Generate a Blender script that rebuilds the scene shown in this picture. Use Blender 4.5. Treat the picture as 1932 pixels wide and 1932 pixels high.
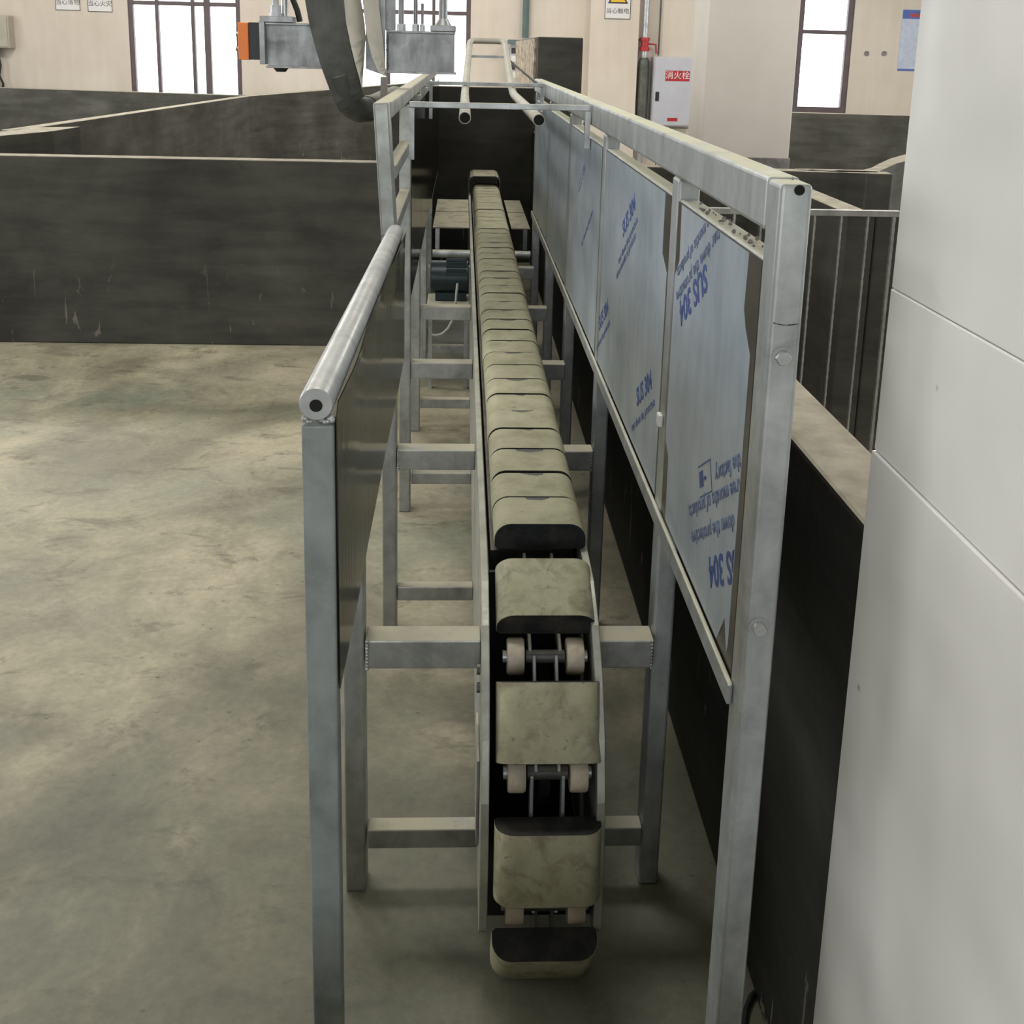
import bpy, bmesh, math, random
from mathutils import Vector, Matrix, Euler
random.seed(7)
sc = bpy.context.scene
col = sc.collection
for o in list(bpy.data.objects): bpy.data.objects.remove(o)

# ------------------------------------------------------------------ camera
FPX, PPX, PPY, CAMZ = 2050.0, 966.0, 560.0, 1.75          # measured for the 1932 x 1932 frame
cam = bpy.data.cameras.new('camera')
cam.sensor_width = 36.0; cam.sensor_fit = 'HORIZONTAL'
cam.lens = FPX / 1932.0 * 36.0
cam.shift_x = (966.0 - PPX) / 1932.0
cam.shift_y = -(966.0 - PPY) / 1932.0
cam.clip_start = 0.05; cam.clip_end = 200
camo = bpy.data.objects.new('camera', cam); col.objects.link(camo)
YAW, PITCH, ROLL = -0.04857808, 0.22337122, 0.02399539
CR = Matrix.Rotation(YAW, 3, 'Z') @ Matrix.Rotation(math.pi/2 - PITCH, 3, 'X') @ Matrix.Rotation(ROLL, 3, 'Z')
camo.location = (0, 0, CAMZ)
camo.rotation_euler = CR.to_euler()
sc.camera = camo

# ------------------------------------------------------------------ world, lamps, exposure
w = bpy.data.worlds.new('overcast_sky'); sc.world = w; w.use_nodes = True
bg = w.node_tree.nodes['Background']
bg.inputs[0].default_value = (0.93, 0.97, 1.0, 1); bg.inputs[1].default_value = 5.0
sc.view_settings.view_transform = 'Standard'
sc.view_settings.look = 'None'
sc.view_settings.exposure = -0.12
sc.view_settings.gamma = 1.0
sc.view_settings.use_curve_mapping = False
sc.cycles.max_bounces = 7
sc.cycles.diffuse_bounces = 4
sc.cycles.glossy_bounces = 4
sc.cycles.transparent_max_bounces = 8
sc.cycles.sample_clamp_indirect = 6.0
sc.cycles.use_denoising = True

def area(name, loc, sx, sy, power, colr=(1, 1, 1), rot=(0, 0, 0)):
    l = bpy.data.lights.new(name, 'AREA'); l.shape = 'RECTANGLE'; l.size = sx; l.size_y = sy
    l.energy = power; l.color = colr
    o = bpy.data.objects.new(name, l); col.objects.link(o); o.location = loc; o.rotation_euler = rot
    return o
LAMP = (1.0, 0.98, 0.915)
for (lx, ly, p) in ((-4.4, 6.2, 130), (-4.6, 11.5, 270), (-0.4, 3.6, 105), (3.4, 5.0, 90), (3.9, 11.0, 210), (-0.5, 13.5, 130)):
    area('added_hall_lamp', (lx, ly, 5.2), 1.3, 0.7, p, LAMP)  # lamps out of view, added to light the hall

# ------------------------------------------------------------------ helpers
WL = {}
def ray(x, y): return CR @ Vector(((x - PPX) / FPX, -(y - PPY) / FPX, -1.0))
def at(x, y, X=None, Y=None, Z=None):
    """measured point: photo position + one known world coordinate"""
    d = ray(x, y); c = Vector((0, 0, CAMZ))
    for v, i in ((X, 0), (Y, 1), (Z, 2)):
        if v is not None: return c + d * ((v - c[i]) / d[i])
def tag(o, label=None, cat=None, group=None, kind=None):
    if label: o['label'] = label
    if cat: o['category'] = cat
    if group: o['group'] = group
    if kind: o['kind'] = kind
    return o
def empty(name, loc, label=None, cat=None, group=None, kind=None):
    o = bpy.data.objects.new(name, None); col.objects.link(o); o.location = loc
    o.empty_display_size = 0.1
    WL[o] = Vector(loc)
    return tag(o, label, cat, group, kind)
def mobj(name, verts, faces, mat, parent=None, smooth=False, bevel=0.0, seg=2, mats=None, fmat=None, rot=None, origin=None):
    vs = [Vector(v) for v in verts]
    if origin is None:
        lo = [min(v[i] for v in vs) for i in range(3)]; hi = [max(v[i] for v in vs) for i in range(3)]
        origin = Vector(((lo[0] + hi[0]) / 2, (lo[1] + hi[1]) / 2, lo[2]))
    origin = Vector(origin)
    me = bpy.data.meshes.new(name)
    me.from_pydata([v - origin for v in vs], [], faces); me.update()
    bm = bmesh.new(); bm.from_mesh(me); bmesh.ops.recalc_face_normals(bm, faces=bm.faces); bm.to_mesh(me); bm.free()
    for m in (mats or [mat]): me.materials.append(m)
    if fmat:
        for p in me.polygons: p.material_index = fmat(p)
    if smooth:
        for p in me.polygons: p.use_smooth = True
    o = bpy.data.objects.new(name, me); col.objects.link(o)
    WL[o] = origin
    if parent: o.parent = parent; o.location = origin - WL[parent]
    else: o.location = origin
    if bevel > 0:
        b = o.modifiers.new('edge', 'BEVEL'); b.width = bevel; b.segments = seg; b.limit_method = 'ANGLE'
    return o
class MB:
    def __init__(s): s.v = []; s.f = []
    def add(s, vs, fs):
        n = len(s.v); s.v += [tuple(v) for v in vs]; s.f += [tuple(i + n for i in f) for f in fs]; return s
    def box(s, x0, x1, y0, y1, z0, z1):
        return s.add([(x0,y0,z0),(x1,y0,z0),(x1,y1,z0),(x0,y1,z0),(x0,y0,z1),(x1,y0,z1),(x1,y1,z1),(x0,y1,z1)],
                     [(0,3,2,1),(4,5,6,7),(0,1,5,4),(1,2,6,5),(2,3,7,6),(3,0,4,7)])
    def prism(s, a, b):
        n = len(a)
        return s.add(list(a) + list(b), [tuple(range(n))[::-1], tuple(range(n, 2*n))] + [(i, (i+1) % n, n + (i+1) % n, n + i) for i in range(n)])
    def tube(s, path, r, n=12, cap=True, ry=None, taper=None):
        P = [Vector(p) for p in path]; rings = []; up = None
        for i, p in enumerate(P):
            t = ((P[min(i+1, len(P)-1)] - p).normalized() + (p - P[max(i-1, 0)]).normalized())
            if t.length < 1e-6: t = P[min(i+1, len(P)-1)] - P[max(i-1, 0)]
            t.normalize()
            if up is None:
                up = Vector((0,0,1)) if abs(t.z) < 0.9 else Vector((0,1,0))
            a = t.cross(up).normalized(); b = a.cross(t).normalized(); up = b
            rr = r if taper is None else r * taper[i]
            rings.append([p + a * math.cos(2*math.pi*k/n) * rr + b * math.sin(2*math.pi*k/n) * (ry or rr) for k in range(n)])
        vs = [v for rg in rings for v in rg]; fs = []
        for i in range(len(P) - 1):
            for k in range(n): fs.append((i*n+k, i*n+(k+1) % n, (i+1)*n+(k+1) % n, (i+1)*n+k))
        if cap: fs += [tuple(range(n))[::-1], tuple(range((len(P)-1)*n, len(P)*n))]
        return s.add(vs, fs)
    def beam(s, p0, p1, wx, wz):
        """square bar between two points; wx sideways, wz upwards"""
        p0 = Vector(p0); p1 = Vector(p1); t = (p1 - p0).normalized()
        up = Vector((0,0,1)) if abs(t.z) < 0.9 else Vector((0,1,0))
        a = t.cross(up).normalized() * wx / 2; b = a.cross(t).normalized() * wz / 2
        return s.prism([p0 + a + b, p0 - a + b, p0 - a - b, p0 + a - b], [p1 + a + b, p1 - a + b, p1 - a - b, p1 + a - b])
    def go(s, name, mat, parent=None, **k): return mobj(name, s.v, s.f, mat, parent, **k)
def box(name, x0, x1, y0, y1, z0, z1, mat, parent=None, bevel=0.0, **k):
    return MB().box(x0, x1, y0, y1, z0, z1).go(name, mat, parent, bevel=bevel, **k)
def tube(name, path, r, mat, parent=None, n=14, **k):
    t = {q: k.pop(q) for q in ('cap', 'ry', 'taper') if q in k}
    o = MB().tube(path, r, n, **t).go(name, mat, parent, smooth=True, **k)
    m = o.modifiers.new('split', 'EDGE_SPLIT'); m.split_angle = math.radians(45)
    return o
def arc(c, r, a0, a1, n, ax=(1,0,0), ay=(0,0,1)):
    c = Vector(c); ax = Vector(ax); ay = Vector(ay)
    return [c + ax * r * math.cos(math.radians(a0 + (a1-a0)*i/n)) + ay * r * math.sin(math.radians(a0 + (a1-a0)*i/n)) for i in range(n+1)]
def text(name, body, loc, xdir, ydir, size, mat, parent, align='CENTER', depth=0.0006, bold=0.0, clip=None):
    cu = bpy.data.curves.new(name, 'FONT'); cu.body = body; cu.size = size; cu.align_x = align; cu.align_y = 'CENTER'; cu.extrude = depth
    cu.resolution_u = 3; cu.offset = bold
    t = bpy.data.objects.new(name, cu); col.objects.link(t)
    bpy.context.view_layer.update()
    me = bpy.data.meshes.new_from_object(t.evaluated_get(bpy.context.evaluated_depsgraph_get()))
    bpy.data.objects.remove(t); bpy.data.curves.remove(cu)
    x = Vector(xdir).normalized(); y = Vector(ydir).normalized(); z = x.cross(y)
    M = Matrix((x, y, z)).transposed()
    for v in me.vertices: v.co = M @ v.co
    if clip:
        bm = bmesh.new(); bm.from_mesh(me)
        for (ax, val, sgn) in clip:      # the print stops where the film is torn
            co = Vector((0, 0, 0)); co[ax] = val - loc[ax]; no = Vector((0, 0, 0)); no[ax] = sgn
            bmesh.ops.bisect_plane(bm, geom=bm.verts[:] + bm.edges[:] + bm.faces[:], plane_co=co, plane_no=no, clear_inner=True)
        bm.to_mesh(me); bm.free()
    me.materials.clear(); me.materials.append(mat)
    o = bpy.data.objects.new(name, me); col.objects.link(o); WL[o] = Vector(loc)
    if parent: o.parent = parent; o.location = Vector(loc) - WL[parent]
    else: o.location = loc
    return o

# ------------------------------------------------------------------ materials
def newmat(name):
    m = bpy.data.materials.new(name); m.use_nodes = True
    nt = m.node_tree; nt.nodes.clear()
    out = nt.nodes.new('ShaderNodeOutputMaterial'); b = nt.nodes.new('ShaderNodeBsdfPrincipled')
    nt.links.new(b.outputs[0], out.inputs[0])
    return m, nt, b
def N(nt, t, **k):
    n = nt.nodes.new(t)
    for a, v in k.items(): setattr(n, a, v)
    return n
def coords(nt, kind='Object', scale=(1,1,1), loc=(0,0,0)):
    tc = N(nt, 'ShaderNodeTexCoord'); mp = N(nt, 'ShaderNodeMapping')
    mp.inputs['Scale'].default_value = scale; mp.inputs['Location'].default_value = loc
    nt.links.new(tc.outputs[kind], mp.inputs[0]); return mp.outputs[0]
def wcoords(nt, scale=(1,1,1), loc=(0,0,0)):
    g = N(nt, 'ShaderNodeNewGeometry'); mp = N(nt, 'ShaderNodeMapping')
    mp.inputs['Scale'].default_value = scale; mp.inputs['Location'].default_value = loc
    nt.links.new(g.outputs['Position'], mp.inputs[0]); return mp.outputs[0]
def noise(nt, vec, scale, detail=5, rough=0.6, dist=0.0):
    n = N(nt, 'ShaderNodeTexNoise'); n.inputs['Scale'].default_value = scale; n.inputs['Detail'].default_value = detail
    n.inputs['Roughness'].default_value = rough; n.inputs['Distortion'].default_value = dist
    nt.links.new(vec, n.inputs['Vector']); return n.outputs['Fac']
def ramp(nt, fac, stops):
    r = N(nt, 'ShaderNodeValToRGB'); e = r.color_ramp.elements
    while len(e) < len(stops): e.new(0.5)
    for i, (p, c) in enumerate(stops):
        e[i].position = p; e[i].color = (c, c, c, 1) if isinstance(c, (int, float)) else (*c, 1)
    nt.links.new(fac, r.inputs[0]); return r.outputs[0]
def mix(nt, fac, a, b, mode='MIX'):
    m = N(nt, 'ShaderNodeMix', data_type='RGBA', blend_type=mode)
    for v, i in ((fac, 0), (a, 6), (b, 7)):
        if hasattr(v, 'is_output'): nt.links.new(v, m.inputs[i])
        elif isinstance(v, (int, float)): m.inputs[i].default_value = v
        else: m.inputs[i].default_value = (*v, 1)
    return m.outputs[2]
def math_(nt, op, a, b=0.0, clamp=False):
    m = N(nt, 'ShaderNodeMath', operation=op, use_clamp=clamp)
    for v, i in ((a, 0), (b, 1)):
        if hasattr(v, 'is_output'): nt.links.new(v, m.inputs[i])
        else: m.inputs[i].default_value = v
    return m.outputs[0]
def bump(nt, b, h, strength=0.3, dist=0.01):
    n = N(nt, 'ShaderNodeBump'); n.inputs['Strength'].default_value = strength; n.inputs['Distance'].default_value = dist
    nt.links.new(h, n.inputs['Height']); nt.links.new(n.outputs[0], b.inputs['Normal'])
def setc(nt, b, v, i='Base Color'):
    if hasattr(v, 'is_output'): nt.links.new(v, b.inputs[i])
    elif isinstance(v, (int, float)): b.inputs[i].default_value = v
    else: b.inputs[i].default_value = (*v, 1)
def upmask(nt, lo=0.6, hi=0.9):
    g = N(nt, 'ShaderNodeNewGeometry'); s = N(nt, 'ShaderNodeSeparateXYZ'); nt.links.new(g.outputs['True Normal'], s.inputs[0])
    mr = N(nt, 'ShaderNodeMapRange'); mr.inputs[1].default_value = lo; mr.inputs[2].default_value = hi; nt.links.new(s.outputs[2], mr.inputs[0])
    return mr.outputs[0]

def plain(name, c, rough=0.6, metal=0.0, var=0.12, scale=6, spec=0.5):
    m, nt, b = newmat(name)
    f = noise(nt, wcoords(nt), scale)
    d = tuple(x * (1 - var * 2) for x in c); l = tuple(min(1, x * (1 + var)) for x in c)
    setc(nt, b, ramp(nt, f, [(0.3, d), (0.7, l)])); b.inputs['Roughness'].default_value = rough; b.inputs['Metallic'].default_value = metal
    b.inputs['Specular IOR Level'].default_value = spec
    return m

def make_floor():
    m, nt, b = newmat('concrete_floor')
    v = wcoords(nt)
    big = noise(nt, v, 0.9, 6, 0.62, 0.6)
    c = ramp(nt, big, [(0.30, (0.14, 0.138, 0.096)), (0.42, (0.25, 0.232, 0.16)), (0.56, (0.425, 0.38, 0.27)), (0.72, (0.57, 0.50, 0.365))])
    g = noise(nt, wcoords(nt, loc=(7.3, 2.1, 0)), 1.3, 4, 0.55, 0.3)
    c = mix(nt, math_(nt, 'MULTIPLY', ramp(nt, g, [(0.48, 0.0), (0.68, 1.0)]), 0.55), c, (0.19, 0.225, 0.175))
    s = noise(nt, wcoords(nt, scale=(1.0, 1.7, 1), loc=(1.7, 9.1, 0)), 4.2, 8, 0.74, 0.5)
    c = mix(nt, math_(nt, 'MULTIPLY', ramp(nt, s, [(0.55, 0.0), (0.64, 1.0)]), 0.7), c, (0.15, 0.135, 0.095))
    vo = N(nt, 'ShaderNodeTexVoronoi'); vo.inputs['Scale'].default_value = 9.5; nt.links.new(wcoords(nt, scale=(1, 1.4, 1)), vo.inputs['Vector'])
    sp = ramp(nt, vo.outputs['Distance'], [(0.035, 1.0), (0.075, 0.0)])
    cl = ramp(nt, noise(nt, wcoords(nt, loc=(3, 3, 0)), 1.1, 3), [(0.40, 0.0), (0.55, 1.0)])
    c = mix(nt, math_(nt, 'MULTIPLY', math_(nt, 'MULTIPLY', sp, cl), 0.85), c, (0.06, 0.052, 0.036))
    fine = noise(nt, v, 38, 8, 0.7)
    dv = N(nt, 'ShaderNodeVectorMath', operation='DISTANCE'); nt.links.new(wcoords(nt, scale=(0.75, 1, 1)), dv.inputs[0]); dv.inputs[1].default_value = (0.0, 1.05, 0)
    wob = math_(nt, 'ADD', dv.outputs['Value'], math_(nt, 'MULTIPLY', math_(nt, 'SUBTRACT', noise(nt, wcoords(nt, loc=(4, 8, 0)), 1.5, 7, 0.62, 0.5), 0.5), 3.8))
    c = mix(nt, math_(nt, 'MULTIPLY', ramp(nt, math_(nt, 'DIVIDE', wob, 3.6), [(0.22, 1.0), (0.42, 0.72), (0.52, 0.34), (0.80, 0.0)]), 0.80), c, (0.092, 0.096, 0.062))  # greenish patch round the tail, part of the shade there painted in
    c = mix(nt, 0.5, c, ramp(nt, fine, [(0.3, 0.62), (0.7, 1.25)]), 'MULTIPLY')
    md = noise(nt, wcoords(nt, loc=(5, 1, 2)), 3.1, 6, 0.68, 0.8)
    c = mix(nt, 0.75, c, ramp(nt, md, [(0.32, 0.66), (0.5, 1.0), (0.7, 1.22)]), 'MULTIPLY')
    setc(nt, b, c)
    setc(nt, b, ramp(nt, big, [(0.3, 0.42), (0.7, 0.68)]), 'Roughness')
    bump(nt, b, mix(nt, 0.5, s, fine), 0.22, 0.01)
    return m
def make_plaster(name='dark_cement_plaster', k=1.0):
    m, nt, b = newmat(name)
    v = wcoords(nt)
    n1 = noise(nt, v, 1.6, 5, 0.6, 0.3); n2 = noise(nt, wcoords(nt, scale=(0.9, 0.9, 5.5)), 1.9, 5, 0.6)
    c = ramp(nt, n1, [(0.32, tuple(q*k for q in (0.040, 0.039, 0.033))), (0.55, tuple(q*k for q in (0.066, 0.065, 0.055))), (0.75, tuple(q*k for q in (0.095, 0.092, 0.078)))])
    c = mix(nt, 0.6, c, ramp(nt, n2, [(0.35, 0.62), (0.65, 1.35)]), 'MULTIPLY')
    sc1 = noise(nt, wcoords(nt, scale=(7, 7, 1.6), loc=(2, 1, 4)), 2.2, 4, 0.6, 0.8)
    gz = N(nt, 'ShaderNodeNewGeometry'); sx = N(nt, 'ShaderNodeSeparateXYZ'); nt.links.new(gz.outputs['Position'], sx.inputs[0])
    low = N(nt, 'ShaderNodeMapRange'); low.inputs[1].default_value = 0.55; low.inputs[2].default_value = 0.15; nt.links.new(sx.outputs[2], low.inputs[0])
    c = mix(nt, math_(nt, 'MULTIPLY', math_(nt, 'MULTIPLY', ramp(nt, sc1, [(0.645, 0.0), (0.67, 1.0)]), low.outputs[0]), 0.6), c, (0.23, 0.21, 0.16))
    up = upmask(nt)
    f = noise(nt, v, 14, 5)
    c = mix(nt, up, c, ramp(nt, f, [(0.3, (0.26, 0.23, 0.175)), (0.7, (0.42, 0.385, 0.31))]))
    setc(nt, b, c); b.inputs['Roughness'].default_value = 0.82; b.inputs['Specular IOR Level'].default_value = 0.25
    bump(nt, b, noise(nt, v, 26, 6), 0.25, 0.008)
    return m
def make_galv(name, c, rough=0.42, metal=0.75, dust=0.9, dustc=(0.55, 0.54, 0.40), stain=0.35):
    m, nt, b = newmat(name)
    v = wcoords(nt)
    n1 = noise(nt, v, 9, 6, 0.65, 0.4); n2 = noise(nt, wcoords(nt, scale=(6, 6, 1.2)), 4, 5, 0.6)
    cc = ramp(nt, n1, [(0.3, tuple(x * 0.66 for x in c)), (0.55, c), (0.75, tuple(min(1, x * 1.25) for x in c))])
    cc = mix(nt, stain, cc, ramp(nt, n2, [(0.35, 0.6), (0.65, 1.25)]), 'MULTIPLY')
    d = math_(nt, 'MULTIPLY', upmask(nt, 0.75, 0.95), ramp(nt, noise(nt, v, 11, 6, 0.7), [(0.34, dust * 0.25), (0.5, dust)]))
    setc(nt, b, mix(nt, d, cc, dustc))
    setc(nt, b, math_(nt, 'MULTIPLY', math_(nt, 'SUBTRACT', 1.0, d), metal), 'Metallic')
    setc(nt, b, math_(nt, 'ADD', ramp(nt, n1, [(0.3, rough + 0.1), (0.7, rough - 0.06)]), math_(nt, 'MULTIPLY', d, 0.35)), 'Roughness')
    bump(nt, b, n1, 0.08, 0.004)
    return m
def make_block():
    m, nt, b = newmat('dusty_slat_block')
    v = coords(nt, 'Object')
    oi = N(nt, 'ShaderNodeObjectInfo')
    off = N(nt, 'ShaderNodeVectorMath', operation='ADD'); nt.links.new(v, off.inputs[0]); nt.links.new(oi.outputs['Location'], off.inputs[1])
    vv = off.outputs[0]
    n1 = noise(nt, vv, 13, 6, 0.65)
    c = ramp(nt, n1, [(0.3, (0.28, 0.27, 0.175)), (0.5, (0.37, 0.355, 0.24)), (0.72, (0.44, 0.425, 0.30))])
    n2 = noise(nt, vv, 60, 4, 0.7)
    c = mix(nt, math_(nt, 'MULTIPLY', ramp(nt, n2, [(0.63, 0.0), (0.7, 1.0)]), 0.6), c, (0.10, 0.095, 0.07))
    s = N(nt, 'ShaderNodeSeparateXYZ'); nt.links.new(v, s.inputs[0])
    ex = math_(nt, 'DIVIDE', s.outputs[0], 0.036); ey = math_(nt, 'DIVIDE', math_(nt, 'SUBTRACT', s.outputs[1], 0.074), 0.024)
    r2 = math_(nt, 'ADD', math_(nt, 'MULTIPLY', ex, ex), math_(nt, 'MULTIPLY', ey, ey))
    r2 = math_(nt, 'ADD', r2, math_(nt, 'MULTIPLY', math_(nt, 'SUBTRACT', noise(nt, vv, 55, 4), 0.5), 1.3))
    th = math_(nt, 'SUBTRACT', math_(nt, 'MULTIPLY', oi.outputs['Random'], 1.25), math_(nt, 'MULTIPLY', oi.outputs['Alpha'], 3.0))
    worn = ramp(nt, math_(nt, 'SUBTRACT', th, r2), [(0.0, 0.0), (0.08, 1.0)])
    top = N(nt, 'ShaderNodeMapRange'); top.inputs[1].default_value = -0.012; top.inputs[2].default_value = -0.004; nt.links.new(s.outputs[2], top.inputs[0])
    bl = ramp(nt, noise(nt, vv, 21, 5, 0.6, 0.6), [(0.5, 0.0), (0.66, 1.0)])
    c = mix(nt, math_(nt, 'MULTIPLY', math_(nt, 'MULTIPLY', bl, oi.outputs['Alpha']), 0.55), c, (0.15, 0.125, 0.085))
    c = mix(nt, math_(nt, 'MULTIPLY', worn, top.outputs[0]), c, (0.11, 0.115, 0.105))
    # ends of a block are bare black rubber, the dust lies on the running face
    endm = N(nt, 'ShaderNodeMapRange'); endm.inputs[1].default_value = 0.0712; endm.inputs[2].default_value = 0.0718
    nt.links.new(math_(nt, 'ABSOLUTE', s.outputs[1]), endm.inputs[0])
    c = mix(nt, endm.outputs[0], c, mix(nt, ramp(nt, n1, [(0.45, 0.0), (0.7, 1.0)]), (0.012, 0.013, 0.014), (0.05, 0.045, 0.035)))
    setc(nt, b, c); b.inputs['Roughness'].default_value = 0.7; b.inputs['Specular IOR Level'].default_value = 0.25
    bump(nt, b, n1, 0.12, 0.004)
    return m
def make_mirror_sheet():
    m, nt, b = newmat('brushed_stainless_sheet')
    st = noise(nt, wcoords(nt, scale=(1, 26, 0.5)), 2.2, 4, 0.6)
    setc(nt, b, ramp(nt, st, [(0.3, (0.075, 0.073, 0.064)), (0.7, (0.14, 0.135, 0.118))]))
    b.inputs['Specular Tint'].default_value = (0.42, 0.41, 0.37, 1)
    b.inputs['Metallic'].default_value = 1.0; b.inputs['Roughness'].default_value = 0.13
    bump(nt, b, st, 0.06, 0.01)
    return m
def make_film():
    m, nt, b = newmat('blue_grey_protective_film')
    n1 = noise(nt, wcoords(nt), 3.2, 5, 0.6, 0.4); n2 = noise(nt, wcoords(nt, scale=(1, 5, 1)), 5, 5, 0.65)
    c = ramp(nt, n1, [(0.3, (0.26, 0.305, 0.35)), (0.55, (0.385, 0.435, 0.49)), (0.75, (0.47, 0.515, 0.565))])
    c = mix(nt, 0.35, c, ramp(nt, n2, [(0.35, 0.7), (0.65, 1.2)]), 'MULTIPLY')
    setc(nt, b, c); b.inputs['Metallic'].default_value = 0.1; b.inputs['Roughness'].default_value = 0.38
    return m
def make_clad():
    m, nt, b = newmat('white_glossy_cladding')
    n1 = noise(nt, wcoords(nt), 2.2, 2, 0.5, 0.8); n2 = noise(nt, wcoords(nt, scale=(1, 1, 0.8)), 5.5, 1, 0.4)
    setc(nt, b, ramp(nt, n1, [(0.3, (0.72, 0.715, 0.69)), (0.7, (0.80, 0.795, 0.77))]))
    b.inputs['Roughness'].default_value = 0.24
    vs_ = N(nt, 'ShaderNodeTexVoronoi'); vs_.inputs['Scale'].default_value = 7.0; nt.links.new(wcoords(nt, loc=(0.3, 0.2, 0.6)), vs_.inputs['Vector'])
    cb = ramp(nt, n1, [(0.3, (0.72, 0.715, 0.69)), (0.7, (0.80, 0.795, 0.77))])
    setc(nt, b, mix(nt, ramp(nt, vs_.outputs['Distance'], [(0.03, 0.7), (0.055, 0.0)]), cb, (0.22, 0.2, 0.18)))
    bump(nt, b, n2, 0.35, 0.05)
    return m
def make_wallpaint():
    m, nt, b = newmat('cream_wall_paint')
    n1 = noise(nt, wcoords(nt), 0.7, 5, 0.6); n2 = noise(nt, wcoords(nt, scale=(5, 5, 0.5)), 1.2, 4)
    c = ramp(nt, n1, [(0.3, (0.60, 0.515, 0.435)), (0.7, (0.70, 0.625, 0.545))])
    c = mix(nt, 0.25, c, ramp(nt, n2, [(0.35, 0.82), (0.65, 1.1)]), 'MULTIPLY')
    setc(nt, b, c); b.inputs['Roughness'].default_value = 0.8
    return m
def make_glass():
    m = bpy.data.materials.new('window_glass'); m.use_nodes = True; nt = m.node_tree; nt.nodes.clear()
    o = N(nt, 'ShaderNodeOutputMaterial'); mx = N(nt, 'ShaderNodeMixShader'); t = N(nt, 'ShaderNodeBsdfTransparent'); g = N(nt, 'ShaderNodeBsdfGlossy')
    g.inputs['Roughness'].default_value = 0.03; mx.inputs[0].default_value = 0.06; t.inputs[0].default_value = (0.97, 0.98, 0.98, 1)
    n1 = noise(nt, wcoords(nt), 3, 3)
    nt.links.new(ramp(nt, n1, [(0.2, 0.04), (0.8, 0.08)]), mx.inputs[0])
    nt.links.new(t.outputs[0], mx.inputs[1]); nt.links.new(g.outputs[0], mx.inputs[2]); nt.links.new(mx.outputs[0], o.inputs[0])
    return m
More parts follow.
